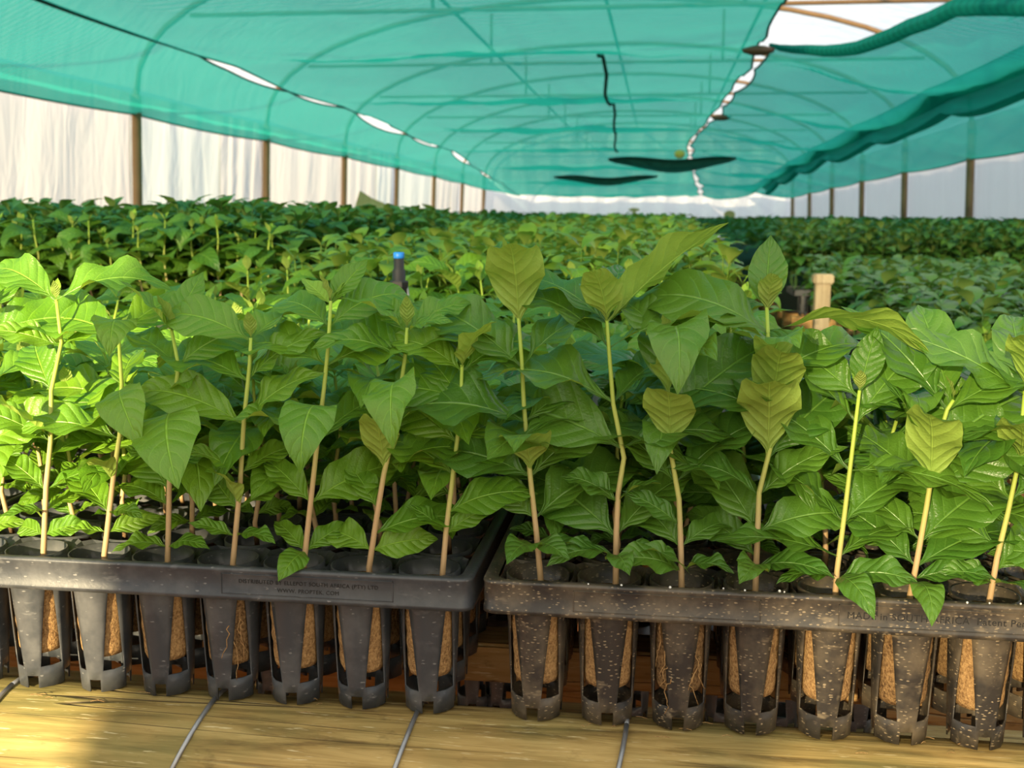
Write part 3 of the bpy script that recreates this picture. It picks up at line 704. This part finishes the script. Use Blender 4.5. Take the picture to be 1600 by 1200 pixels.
# front row: stem pixels (measured on the photograph, at the depth of the pots) and leaf nodes by pixel row
FRONT = [
 ('L', 0, [(-35, 862), (-28, 700), (-22, 480)], [(830, 10, .04, 25, .9), (770, 100, .06, 30, .9), (700, 0, .09, 35, .8), (610, 70, .09, 35, 1.), (530, 10, .10, 30, 1.2), (490, 80, .07, 45, .8)]),
 ('L', 1, [(68, 862), (72, 760), (79, 690), (80, 610), (96, 535), (88, 468)], [(836, 0, .038, 30, 1.2), (798, 60, .045, 25, .8), (766, 10, .062, 35, .8), (690, 5, .088, 32, .5), (684, 60, .085, 42, .5), (612, 150, .075, 55, 1.1, 1), (540, 30, .07, 30, .8), (470, 8, .092, 35, 1.2)]),
 ('L', 2, [(163, 868), (178, 740), (187, 680), (190, 600), (185, 522)], [(832, 20, .045, 25, .9), (802, 160, .075, 45, .9, 1), (802, 330, .045, 25, 1., 1), (752, 265, 0.051, 68, 1.75, 1), (752, 85, .06, 40, .8, 1), (686, 18, .088, 30, 1.2), (610, 290, .085, 15, 1.75, 1), (610, 110, .07, 40, .8, 1), (526, 172, .098, 25, 1.25, 1), (526, 295, .075, 50, 2.3, 1), (526, 60, .08, 40, .8, 1)]),
 ('L', 3, [(262, 876), (265, 740), (270, 640), (279, 572), (268, 515)], [(855, 215, .045, 30, 1.2, 1), (855, 330, .045, 35, 1.2, 1), (790, 175, .06, 38, 1.2, 1), (790, 60, .06, 30, 1., 1), (765, 150, .08, 40, 1.2, 1), (735, 20, .05, 35, .8), (640, 285, .105, 5, 1.25, 1), (640, 80, .09, 35, 1., 1), (572, 160, .08, 35, .8, 1), (572, 5, .085, 45, 1.75, 1), (518, 70, .06, 55, .5)]),
 ('L', 4, [(364, 880), (375, 760), (381, 660), (390, 570), (392, 528)], [(838, 200, .04, 30, 1.0, 1), (838, 330, .05, 25, 1., 1), (795, 265, 0.054, 78, 1.25, 1), (795, 150, .06, 30, .8, 1), (795, 20, .06, 35, 1., 1), (740, 40, .06, 35, .8), (662, 200, .10, 35, 1.2, 1), (662, 345, .08, 50, .6, 1), (595, 175, .10, 30, 1.2, 1), (595, 0, .075, 50, 1.0, 1), (532, 195, .085, 35, 1.5, 1), (532, 60, .08, 40, 1.1, 1)]),
 ('L', 5, [(475, 880), (485, 790), (496, 690), (506, 610), (513, 540), (517, 470)], [(862, 270, .045, 15, 1.2, 1), (862, 25, .045, 40, .8, 1), (862, 155, .045, 40, .8, 1), (785, 15, .085, 35, 1.2, 1), (785, 170, .06, 45, 1.0, 1), (690, 205, .075, 45, 1.2, 1), (690, 50, .085, 40, .8, 1), (640, 275, .092, 30, 2.3, 1), (570, 175, .092, 32, 1.3, 1), (570, 0, .105, 30, 1.2, 1), (510, 160, .07, 40, 1.2, 1), (510, 10, .085, 45, 1.75, 1), (475, 30, .045, 55, .35, 1), (475, 160, .035, 40, .4, 1)]),
 ('L', 6, [(577, 886), (590, 800), (600, 740), (612, 690), (627, 600), (634, 550), (636, 512)], [(860, 170, .055, 30, 1.2, 1), (860, 345, .055, 25, 1.2, 1), (835, 0, .085, 30, 1.2, 1), (795, 150, .055, 50, .8, 1), (735, 265, 0.080, 74, 1.25, 1), (730, 5, .085, 35, 1.4, 1), (700, 130, .095, 20, 1.4, 1), (610, 272, .095, 35, 2.3, 1), (560, 200, .075, 35, 1.2, 1), (552, 10, .085, 35, 1.3, 1), (552, 170, .10, 30, 1.2, 1), (518, 30, .06, 40, 1.0), (518, 150, .05, 40, 1.)]),
 ('L', 7, [(692, 893), (697, 830), (708, 740), (719, 650), (722, 570)], [(835, 180, .04, 50, .9, 1), (835, 350, .05, 45, .9, 1), (800, 340, .075, 35, 1.2, 1), (740, 10, .085, 35, .9, 1), (740, 175, .08, 40, 1.5, 1), (690, 175, .085, 40, 1.2, 1), (690, 30, .07, 30, 1., 1), (622, 150, .07, 45, 1.0, 1), (622, 190, .10, 20, 1.75, 1), (580, 20, .08, 40, 1.2), (575, 110, .07, 50, .8)]),
 ('R', 0, [(845, 905), (838, 830), (828, 740), (819, 640), (815, 560), (808, 465)], [(858, 250, .055, 35, 1.5, 1), (858, 345, .055, 30, 1.3, 1), (850, 290, .045, 25, 1.5, 1), (812, 20, .11, 45, 1.2, 1), (812, 170, .06, 45, 1.2, 1), (745, 190, .095, 30, 1.2, 1), (745, 25, .10, 45, .8, 1), (740, 268, 0.090, 68, 1.75, 1), (660, 200, .12, 25, 1.1, 1), (660, 40, .09, 35, 1.0, 1), (575, 5, .10, 55, 1.4, 1), (575, 165, .115, 40, .6, 1), (510, 262, 0.090, 78, 1.25, 1), (510, 100, .08, 55, .5, 1), (470, 250, .05, 78, .35, 1)]),
 ('R', 1, [(962, 915), (963, 830), (966, 770), (975, 715), (958, 630), (951, 540), (948, 500)], [(870, 215, .06, 30, 1.5, 1), (870, 275, .045, 30, 1.3, 1), (860, 345, .06, 20, 1.4, 1), (838, 165, .105, 40, 1.4, 1), (838, 30, .085, 50, .6, 1), (785, 200, .05, 45, 1.3, 1), (785, 345, .04, 55, 1.5, 1), (700, 180, .13, 30, 1.2, 1), (700, 350, .095, 30, 1.2, 1), (630, 190, .115, 35, 1.3, 1), (630, 50, .09, 40, .9, 1), (545, 170, .105, 50, 1.5, 1), (545, 0, .12, 35, 1.2, 1), (505, 80, .08, 50, .8), (505, 25, .115, 45, .5, 1, -48), (505, 160, .09, 40, .7, 1)]),
 ('R', 2, [(1065, 918), (1064, 860), (1061, 780), (1047, 700), (1042, 640), (1048, 530)], [(892, 225, .06, 35, 1.4, 1), (892, 330, .045, 40, 1.2, 1), (855, 20, .06, 40, 1.2, 1), (855, 150, .085, 45, 1.2, 1), (820, 200, .05, 40, .8, 1), (755, 160, .095, 45, .9, 1), (755, 15, .105, 50, .9, 1), (700, 265, 0.080, 74, 1.25, 1), (700, 60, .10, 40, .8, 1), (660, 20, .12, 45, .8, 1), (620, 90, .10, 60, .35, 1), (620, 280, 0.101, 68, 1.75, 1), (535, 275, .105, 40, 2.3, 1), (535, 150, .08, 40, .9, 1), (535, 20, .08, 40, .9, 1)]),
 ('R', 3, [(1180, 925), (1183, 850), (1186, 770), (1206, 690), (1204, 600), (1198, 480)], [(885, 265, .05, 30, 1.5, 1), (885, 330, .06, 25, 1.4, 1), (870, 160, .075, 40, 1.2, 1), (830, 140, .10, 50, .9, 1), (830, 350, .08, 30, 1.2, 1), (775, 190, .075, 45, 1.4, 1), (775, 0, .075, 50, 1.0, 1), (715, 262, 0.095, 78, 1.25, 1), (715, 30, .11, 45, .8, 1), (650, 275, 0.085, 74, 1.25, 1), (650, 175, .115, 30, 1.1, 1), (590, 268, 0.080, 68, 1.75, 1), (590, 15, .11, 35, 1.2, 1), (520, 175, .115, 35, 1.1, 1), (520, 5, .12, 24, 1.2, 1, -8), (490, 95, .06, 75, .35, 1), (490, 270, 0.043, 78, 1.25, 1)]),
 ('R', 4, [(1305, 932), (1308, 890), (1320, 800), (1332, 700), (1343, 610)], [(905, 205, .05, 30, 1.2, 1), (905, 280, .06, 30, 1.6, 1), (905, 330, .06, 30, 1.4, 1), (870, 195, .095, 25, .9, 1), (870, 10, .075, 45, 1.1, 1), (818, 175, .09, 50, 1.0, 1), (818, 15, .10, 50, 1.1, 1), (735, 170, .105, 45, .8, 1), (735, 350, .10, 10, .8, 1), (660, 160, .12, 50, .8, 1), (660, 20, .11, 55, .8, 1), (615, 20, .05, 80, .35, 1), (620, 165, .09, 40, .6, 1)]),
 ('R', 5, [(1420, 940), (1432, 880), (1448, 790), (1462, 700), (1480, 640), (1490, 625)], [(912, 280, .06, 30, 1.7, 1), (905, 335, .06, 30, 1.4, 1), (885, 10, .105, 35, 1.2, 1), (885, 160, .08, 45, 1.0, 1), (845, 165, .085, 45, 1.0, 1), (845, 15, .105, 45, 1.2, 1), (765, 262, 0.106, 74, 1.25, 1), (765, 150, .085, 40, 1.0, 1), (760, 0, .105, 35, .5, 1), (708, 5, .115, 45, 1.1, 1), (708, 200, .07, 60, .4, 1), (640, 165, .11, 55, .6, 1), (640, 8, .11, 35, 1.0, 1), (630, 110, .10, 60, .6, 1)]),
 ('R', 6, [(1545, 945), (1558, 870), (1575, 800), (1592, 720), (1602, 600)], [(912, 215, .045, 35, 1.2, 1), (912, 300, .05, 30, 1.3, 1), (890, 20, .08, 30, 1.2, 1), (855, 170, .085, 35, 1.3, 1), (780, 175, .09, 45, 1.0, 1), (780, 10, .10, 45, 1., 1), (720, 260, .09, 45, 1.0, 1), (690, 170, .11, 30, 1.1, 1), (640, 20, .10, 35, 1.2, 1), (615, 190, .10, 35, 1.), (605, 90, .09, 50, .6)]),
 ('R', 7, [(1670, 950), (1685, 820), (1700, 600)], [(890, 180, .06, 30, 1.2), (810, 150, .09, 40, 1.), (730, 190, .11, 40, 1.1), (650, 170, .11, 45, 1.1), (610, 120, .09, 50, .8)]),
]
ORD = ['first', 'second', 'third', 'fourth', 'fifth', 'sixth', 'seventh', 'eighth']
for side, idx, spx, nds in FRONT:
    if side == 'L': col = idx; cx = TL + (col - 3.5) * P; x = cx
    else: col = idx; x = TR_ + (col - 3.5) * P
    pts = []
    for i, (px, py) in enumerate(spx):
        q = at(px, py, YP - .004)
        pts.append(Vector((q.x - x, -.004 + .0, q.z - ZB)))
    # root the stem in its own plug
    base = Vector((max(-.011, min(.011, pts[0].x)), -.004, PLUG_TOP - .004))
    if pts[0].z > base.z + .004: pts = [base] + pts
    else: pts[0] = base
    zb, ztop = pts[0].z, pts[-1].z
    nl = []
    for nd in nds:
        zz = at(spx[0][0], nd[0], YP - .004).z - ZB
        nl.append((max(.03, min(1, (zz - zb) / (ztop - zb))),) + nd[1:])
    if side == 'L':
        lab = 'light green coffee seedling, front row of distributor-lettered tray, %s pot from the tray gap' % ORD[7 - idx]
    else:
        lab = 'deep green coffee seedling, front row of dusty tray, %s pot from the tray gap' % ORD[idx]
    seedling(x, YP, ZB, pts, nl, 'leaf_light' if side == 'L' else 'leaf_deep', lab, 'front row coffee seedlings', 1 if (side == 'R' and idx % 3 == 2) or (side == 'L' and idx == 4) else 0)

def roots(x, y, seed, ang):
    rs = random.Random(seed); r = [q for q in bpy.data.objects if q.name.startswith('coffee_seedling') and abs(q.location.x - x) < 1e-4 and abs(q.location.y - y) < 1e-4][0]
    for k in range(4):
        a = R(ang) + rs.uniform(-.25, .25); z = rs.uniform(.02, .06); pts = []; rr = .0225
        for i in range(9):
            pts.append((rr * math.cos(a), rr * math.sin(a), z)); z -= rs.uniform(.001, .007); a += rs.uniform(-.14, .14); rr += rs.uniform(-.0002, .0009)
        MB().tube(pts, [.0006 - .00004 * i for i in range(9)], 5).build('root', M['plug'], r, True)
roots(TL + .5 * P, YP, 3, -58)
roots(TR_ - 1.5 * P, YP, 4, -55); roots(TR_ - 1.5 * P, YP, 5, -125)

# further rows: generated plants that share leaf and stem meshes
STEMS = []
for k in range(6):
    rs = random.Random(40 + k); x = y = 0; pp = []
    for i in range(7):
        pp.append(Vector((x, y, i / 6))); x += rs.uniform(-.006, .008); y += rs.uniform(-.005, .005)
    m = MB(); m.tube(pp, [.0026 - .0012 * i / 6 for i in range(7)], 6)
    STEMS.append((mesh('stem', m.v, m.f, M['stem'], True, [(0, i / 6) for i in range(7) for _ in range(6)]), pp))
def auto_seedling(x, y, zpot, h, kind, label, group, big=1.0, hi=False, nn=6):
    k = RNG.randrange(6); me, pp = STEMS[k]; rot = RNG.uniform(0, 6.28)
    b = Vector((RNG.uniform(-.006, .006), RNG.uniform(-.006, .006), PLUG_TOP - .004))
    rm = Matrix.Rotation(rot, 3, 'Z')
    pts = [b + rm @ Vector((p.x, p.y, p.z * h)) for p in pp]
    az = RNG.uniform(0, 180); nodes = []
    for i in range(nn):
        t0 = .10 if nn > 6 else .20; t = t0 + (.96 - t0) * i / (nn - 1) + RNG.uniform(-.03, .03)
        L = ((.040, .055, .085, .10, .10, .085) if nn == 6 else (.07, .075, .08, .085, .09, .09, .085, .07))[i] * big * RNG.uniform(.85, 1.12)
        nodes.append((min(.99, t), az, L, RNG.uniform(22, 48), RNG.choice((.8, 1.25, 1.25, 1.75) if nn == 6 else (1.25, 1.75, 1.75, 2.3))))
        az += 90 + RNG.uniform(-20, 20)
    return seedling(x, y, zpot, pts, nodes, kind, label, group, RNG.randrange(2), hi, True, (me, rot, h), 20)
count = 16
def inview(p, m=120):
    q = proj(p); return q and -m < q[0] < 1600 + m
for cx, who in ((TL - .497, 'LL'), (TL, 'L'), (TR_, 'R')):
    for j in range(0 if who == 'LL' else 1, NR):
        for i in range(NC):
            x = cx + (i - 3.5) * P; y = YP + j * P
            if not inview((x, y, ZR + .1), 150): continue
            if who == 'R': lab, g, kd = 'deep green coffee seedling, %s row back in dusty tray, %s pot from the tray gap' % (ORD[j], ORD[i]), 'back rows of the dusty tray', 'leaf_deep'
            elif who == 'L': lab, g, kd = 'light green coffee seedling, %s row back in distributor-lettered tray, %s pot from tray gap' % (ORD[j], ORD[7 - i]), 'back rows of the distributor-lettered tray', 'leaf_light'
            else: lab, g, kd = 'sunlit coffee seedling in the tray beside the distributor-lettered one, away from the gap', 'seedlings of the sunlit end tray', 'leaf_light'
            h = (.168 if who == 'R' else .165) * RNG.uniform(.82, 1.10) * (1 - .03 * j)
            auto_seedling(x, y, ZB, h, kd, lab, g, 1.15 if who == 'R' else 1.0, j < 2); count += 1
for cx, _ in row2:
    for j in range(NR):
        for i in range(NC):
            x = cx + (i - 3.5) * P; y = ROW2 + j * P
            if not inview((x, y, ZR + .1), 90): continue
            auto_seedling(x, y, ZB, .178 * RNG.uniform(.85, 1.12), 'leaf_light', 'light green coffee seedling behind the lettered trays, %s row of the second tray row' % ORD[j], 'second tray row seedlings, %s row' % ORD[j], .92); count += 1

# ------------------------------------------------------------------ beds beyond
def far_tray_row(x0, x1, y, z, label, group):
    m = MB()
    t = empty('seedling_tray', ((x0 + x1) / 2, y, z)); tag(t, label, 'tray', group)
    hw = (x1 - x0) / 2
    m.box(-hw, hw, -.15, -.145, .095, .122).box(-hw, hw, .145, .15, .095, .122).box(-hw, -hw + .005, -.15, .15, .095, .122).box(hw - .005, hw, -.15, .15, .095, .122).build('rim', M['tray_clean'], t)
    MB().box(-hw + .005, hw - .005, -.145, .145, .112, .118).build('deck', M['tray_clean'], t)
    n = int((x1 - x0 - .02) / P)
    for i in range(n): inst('pot', POT['clean'], t, (-hw + .02 + P * (i + .5), -.115, 0))
    return t
def bench(x0, x1, y0, y1, z, label, group=None):
    b = empty('bench', ((x0 + x1) / 2, (y0 + y1) / 2, 0)); tag(b, label, 'bench', group)
    hw, hd = (x1 - x0) / 2, (y1 - y0) / 2
    ny = max(2, int((y1 - y0) / .35) + 1)
    for k in range(2):
        s = (-1, 1)[k]
        MB().tube([(s * (hw - .1), -hd, z - .13), (s * (hw - .1), hd, z - .13)], .045, 12).build('beam', M['log'], b, True)
    for k in range(ny):
        y = -hd + .06 + (2 * hd - .12) * k / (ny - 1)
        if k > 14: break
        MB().box(-hw, hw, y - .03, y + .03, z - .085, z - .006).build('slat', M['plank'], b)
    MB().box(-hw, hw, -hd + .32, hd, z - .006, z - .002).build('shade_liner', M['black'], b)  # black liner sheet; its black stands in for dark shade between plants
    for s in (-1, 1):
        for yy in (-hd + .15, 0, hd - .15): MB().tube([(s * (hw - .1), yy, 0), (s * (hw - .1), yy, z - .17)], .045, 10).build('leg', M['log'], b, True)
    return b
def bed_mass(name, spots, mat, label, cat, seed, nleaf=(5, 5), L0=.09, top_only=False):
    """one mesh of many leafy plants: spots = (x, y, z_top_of_tray, height, lod)"""
    rs = np.random.RandomState(seed)
    V, Fc = [], []; off = 0
    tmpl = {}
    for lod, (nr, nc) in {0: (6, 2), 1: (4, 2), 2: (3, 2)}.items():
        tmpl[lod] = [(np.array(a), np.array(b)) for a, b, _ in (leaf_geo(d, s, nr, nc, 1.15, .25, .01) for s, d in enumerate((.8, 1.25, 1.25, 1.75)))]
    for x, y, z0, h, lod in spots:
        nn = (8, 6, 3)[lod]; az = rs.uniform(0, math.pi); lean = rs.uniform(-.02, .02, 2)
        # stem
        if lod < 2:
            r = .0022
            c = np.array([(r, 0), (-r * .5, r * .87), (-r * .5, -r * .87)])
            sv = np.zeros((6, 3)); sv[:3, :2] = c + (x, y); sv[3:, :2] = c * .6 + (x + lean[0], y + lean[1]); sv[:3, 2] = z0; sv[3:, 2] = z0 + h
            V.append(sv); Fc.append(np.array([(0, 1, 4, 3), (1, 2, 5, 4), (2, 0, 3, 5)]) + off); off += 6
        t0 = (.12, .3, .62)[lod]
        for i in range(nn):
            t = t0 + (1 - t0) * i / (nn - 1)
            L = L0 * (.75, .95, 1.08, 1.08, 1.0, .78)[max(0, min(5, i + 6 - nn))] * rs.uniform(.8, 1.15) * (1, 1.1, 1.4)[lod]
            for q in (0, math.pi):
                tv, tf = tmpl[lod][rs.randint(4)]
                el = rs.uniform(.3, .85) if i < nn - 1 else rs.uniform(.6, 1.1); a = az + q + rs.uniform(-.3, .3); ro = rs.uniform(-.3, .3)
                v = tv * (L, L * rs.uniform(.95, 1.25), L)
                cr, sr = math.cos(ro), math.sin(ro); v = np.stack([v[:, 0], v[:, 1]*cr - v[:, 2]*sr, v[:, 1]*sr + v[:, 2]*cr], 1)
                ce, se = math.cos(el), math.sin(el); v = np.stack([v[:, 0]*ce - v[:, 2]*se, v[:, 1], v[:, 0]*se + v[:, 2]*ce], 1)
                ca, sa = math.cos(a), math.sin(a); v = np.stack([v[:, 0]*ca - v[:, 1]*sa, v[:, 0]*sa + v[:, 1]*ca, v[:, 2]], 1)
                V.append(v + (x + lean[0] * t, y + lean[1] * t, z0 + h * t)); Fc.append(tf + off); off += len(tv)
            az += math.pi / 2 + rs.uniform(-.3, .3)
    V = np.concatenate(V).astype(np.float32); Fc = np.concatenate(Fc).astype(np.int32)
    me = bpy.data.meshes.new(name)
    me.vertices.add(len(V)); me.vertices.foreach_set('co', V.ravel())
    me.loops.add(Fc.size); me.loops.foreach_set('vertex_index', Fc.ravel())
    me.polygons.add(len(Fc)); me.polygons.foreach_set('loop_start', np.arange(len(Fc), dtype=np.int32) * 4); me.polygons.foreach_set('loop_total', np.full(len(Fc), 4, dtype=np.int32))
    me.polygons.foreach_set('use_smooth', np.ones(len(Fc), dtype=bool)); me.update(calc_edges=True); me.validate()
    me.materials.append(M[mat])
    o = inst(name, me); tag(o, label, cat, kind='stuff'); return o

def spots_for(x0, x1, y0, y1, ztray, hfun, seed, skip=()):
    rs = random.Random(seed); out = []; y = y0
    while y < y1:
        st = .060 if y < 4.2 else .08 if y < 8 else .105 if y < 14 else .15
        lod = 0 if y < 3.2 else 1 if y < 7 else 2
        x = x0
        while x < x1:
            xx, yy = x + rs.uniform(-.4, .4) * st, y + rs.uniform(-.4, .4) * st
            if inview((xx, yy, CAMZ), 600): out.append((xx, yy, ztray(xx, yy), hfun(xx, yy) * rs.uniform(.84, 1.14), lod))
            x += st
        y += st
    return out
# heights are of the canopy tops over the ground
LEFT = dict(x0=-4.1, x1=-.82, y0=2.30, y1=26.4); ZLEFT = CAMZ - .222
MID = dict(x0=-.68, x1=.15, y0=1.78, y1=26.4); ZMID = CAMZ - .30
RN = dict(x0=.62, x1=2.9, y0=2.15, y1=4.7); ZRN = CAMZ - .38
RFAR = dict(x0=.66, x1=2.95, y0=5.3, y1=26.4); ZRF = CAMZ - .33
IND = 0
def bed(name, d, zt, hf, mat, matkey, lab, labi, grp, seed, front_rows):
    """front rows as single seedlings, everything behind them as one mass"""
    global IND
    y = d['y0']; rs = random.Random(seed)
    for r in range(front_rows):
        x = d['x0']
        while x < d['x1']:
            if inview((x, y, CAMZ), 60) and IND < 110:
                auto_seedling(x, y, zt - HT, hf(x, y) * rs.uniform(.85, 1.12), matkey, labi, grp, .95 if matkey == 'leaf_light' else 1.2, False, 8 if 'tall' in grp else 6); IND += 1
            x += P
        y += P
    dd = dict(d); dd['y0'] = y + .01
    sp = spots_for(ztray=lambda a, b: zt, hfun=hf, seed=seed, **dd)
    bed_mass(name, sp, mat, lab, 'seedlings', seed, L0=.078 if mat == 'leaf_mass_mid' else .086)
    return len(sp)
bed('seedling_canopy', LEFT, ZLEFT, lambda x, y: .21 - .015 * min(1, max(0, (y - 3) / 3)), 'leaf_mass_dark', 'leaf_deep', 'dense tall dark green coffee seedlings on the bench along the pinkish film wall', 'dark green coffee seedling in front rows of the tall bed by pinkish wall', 'front rows of the tall bed', 5, 2)
bed('seedling_canopy', MID, ZMID, lambda x, y: .215 + .045 * min(1, max(0, (y - 2) / 4)), 'leaf_mass_mid', 'leaf_light', 'bright green coffee seedlings filling the long middle bench', 'bright green coffee seedling at the near end of the long middle bench', 'near rows of the middle bed', 6, 2)
# the middle bed is wider behind the end of the tall bed's corner
bed('seedling_canopy', RN, ZRN, lambda x, y: .19, 'leaf_mass_dark', 'leaf_deep', 'low dark green coffee seedlings on the near bench by white side wall', 'low dark green coffee seedling at near edge of bench by white side wall', 'near rows of the low bed', 7, 1)
bed('seedling_canopy', RFAR, ZRF, lambda x, y: .27 if x < 2.2 else .25, 'leaf_mass_dark', 'leaf_deep', 'taller dark green coffee seedlings on the far bench by white side wall', '', '', 8, 0)
for nm, d, z in (('tall dark bed', LEFT, ZLEFT), ('long middle bed', MID, ZMID), ('low near bed', RN, ZRN), ('far dark bed', RFAR, ZRF)):
    bench(d['x0'] - .03, d['x1'] + .03, d['y0'] - .06, d['y1'], z - .122, 'timber slatted bench under the ' + nm)
    x = d['x0'] - .03
    k = 0
    while x < d['x1'] - .2:
        x1 = min(x + .49, d['x1'] + .03)
        if inview(((x + x1) / 2, d['y0'], z), 700): far_tray_row(x, x1 - .008, d['y0'] + .09, z - .121, 'black seedling tray at the near end of the ' + nm, 'near trays of the ' + nm)
        x += .49; k += 1

# ------------------------------------------------------------------ small things
def sprinkler(px, py_top, py_bot, Y, label, z0=0.0):
    a = at(px, py_top, Y); b = at(px, py_bot, Y)
    h = a.z - b.z
    r = empty('irrigation_riser', (a.x, Y, z0)); tag(r, label, 'sprinkler')
    H = a.z - z0
    MB().lathe([(.0085, 0), (.0085, H - .058)], 12).build('pipe', M['black'], r, True)
    MB().lathe([(.011, H - .066), (.0125, H - .064), (.0125, H - .048), (.0105, H - .046), (.0105, H - .028), (.0085, H - .026), (.0082, H - .010), (.007, H - .009)], 14).build('valve_body', M['black'], r, True)
    MB().lathe([(.0145, H - .056), (.0150, H - .054), (.0150, H - .046), (.0140, H - .044)], 6).build('collar_nut', M['black'], r)
    MB().lathe([(.0078, H - .010), (.0085, H - .008), (.0085, H - .001), (.0072, H)], 14).build('cap', M['blue'], r, True)
    MB().tube([(.0125, 0, H - .05), (.016, 0, H - .08), (.012, 0, H - .12)], .002, 6).build('clip_wire', M['wire'], r, True)
    return r
sprinkler(623, 394, 500, 1.66, 'black irrigation riser with blue cap standing behind the front bench')
sprinkler(845, 346, 376, 4.4, 'small black blue-capped irrigation riser far off in the middle bed', ZMID - .123)
sprinkler(1326, 342, 368, 6.5, 'thin black irrigation riser standing in the far dark bed', ZRF - .123)
sprinkler(71, 314, 330, 4.2, 'blue-capped riser tip poking out of the tall dark bed', ZLEFT - .123)

# timber corner post with cap at the aisle
c = at(1286, 428, 3.1)
r = empty('corner_post', (c.x, 3.1, 0)); tag(r, 'pale timber corner post with wider cap beside the aisle', 'post')
MB().box(-.020, .020, -.020, .020, 0, c.z - .025).build('shaft', M['post_wood'], r, False, .003)
MB().box(-.027, .027, -.027, .027, c.z - .027, c.z).build('cap', M['post_wood'], r, False, .004)
# board lying on the tall bed
c = at(578, 336, 9.5)
vs = [(-.14, 0, 0), (-.09, .02, .17), (.02, .03, .10), (.13, .02, .06), (.15, 0, -.03), (.02, -.01, -.06)]
m = MB(); top = [(x, y - .02, z) for x, y, z in vs]; n6 = len(vs)
m.add(vs + top, [tuple(range(n6)), tuple(range(n6, 2*n6))[::-1]] + [(i, i + n6, (i+1) % n6 + n6, (i+1) % n6) for i in range(n6)])
o = m.build('sack', M['card'], None, False, .006); o.location = c + Vector((0, 0, .045)); tag(o, 'folded tan paper sack lying on the tall dark bed', 'sack')
# wooden markers at the far end
def marker(px, py, py2, Y, label, z0):
    a = at(px, py, Y); b = at(px, py2, Y); h = a.z - b.z
    r = empty('marker_stake', (a.x, Y, z0)); a.z -= z0; tag(r, label, 'stake')
    MB().box(-.035, .035, -.03, .03, 0, a.z - h * .5).build('stake', M['card'], r, False, .004)
    m = MB(); k = 10; pts = [(math.cos(2*math.pi*i/k) * .115, math.sin(2*math.pi*i/k) * h * .32) for i in range(k)]
    m.add([(x, -.02, z + a.z - h * .3) for x, z in pts] + [(x, .02, z + a.z - h * .3) for x, z in pts], [tuple(range(k)), tuple(range(k, 2*k))[::-1]] + [(i, (i+1) % k, (i+1) % k + k, i + k) for i in range(k)])
    m.build('head', M['card'], r)
marker(1140, 329, 352, 22, 'tan wooden stake with rounded head in the aisle before the end wall', ZRF - .123)
marker(991, 325, 334, 22, 'small brown wooden stake over the middle bed before the end wall', ZMID - .123)
# clips on the seams
for i, (px, py, Y) in enumerate(((1185, 79, 7.6), (1127, 184, 12.5), (1062, 241, 16.5))):
    c = at(px, py, Y)
    o = MB().lathe([(.02, -.05), (.045, -.02), (.05, .02), (.02, .05)], 10).build('net_clip', M['yellow' if i == 2 else 'rust'], None, True); o.location = c
    o.scale = (2.2, 1, .6) if i < 2 else (1.6, 1, 1.2)
    tag(o, ('yellow tag hanging at the net seam', )[0] if i == 2 else ('brown clip joining the nets at the corner of the roof gap', 'brown clip joining the nets further along the seam')[i], 'clip')
# straw and root litter caught where the pots stand on the pole
rs = random.Random(77); m = MB()
for k in range(46):
    u = rs.random(); x = -.62 + 1.25 * u; a = R(rs.uniform(84, 112)); rr = LOGR + .0012
    y0, z0 = LOGY + rr * math.cos(a), ZB - LOGR + rr * math.sin(a) + .0006
    th = rs.uniform(0, 6.3); L = rs.uniform(.004, .014)
    m.tube([(x, y0, z0), (x + L * .5 * math.cos(th), y0 + L * .2 * math.sin(th), z0 + rs.uniform(.0002, .0012)), (x + L * math.cos(th), y0 + L * .35 * math.sin(th), z0 - .0005)], .00025, 4)
o = m.build('straw_litter', M['plug']); tag(o, 'fine straw and root litter along the top of the timber pole', 'litter', kind='stuff')
m = MB()
for k in range(13):
    x = TR_ + rs.uniform(-TW, TW); y = YP - P/2 - .004 + rs.uniform(0, .006); r = rs.uniform(.0005, .0012)
    m.lathe([(r * .5, -r), (r, 0), (r * .6, r * .8)], 6, (x, y, ZR + .0005))
o = m.build('perlite_crumbs', M['rope']); tag(o, 'tiny white perlite crumbs on the rim of the dusty tray', 'crumbs', kind='stuff')
print('individual seedlings', count + IND, 'objects', len(bpy.data.objects))
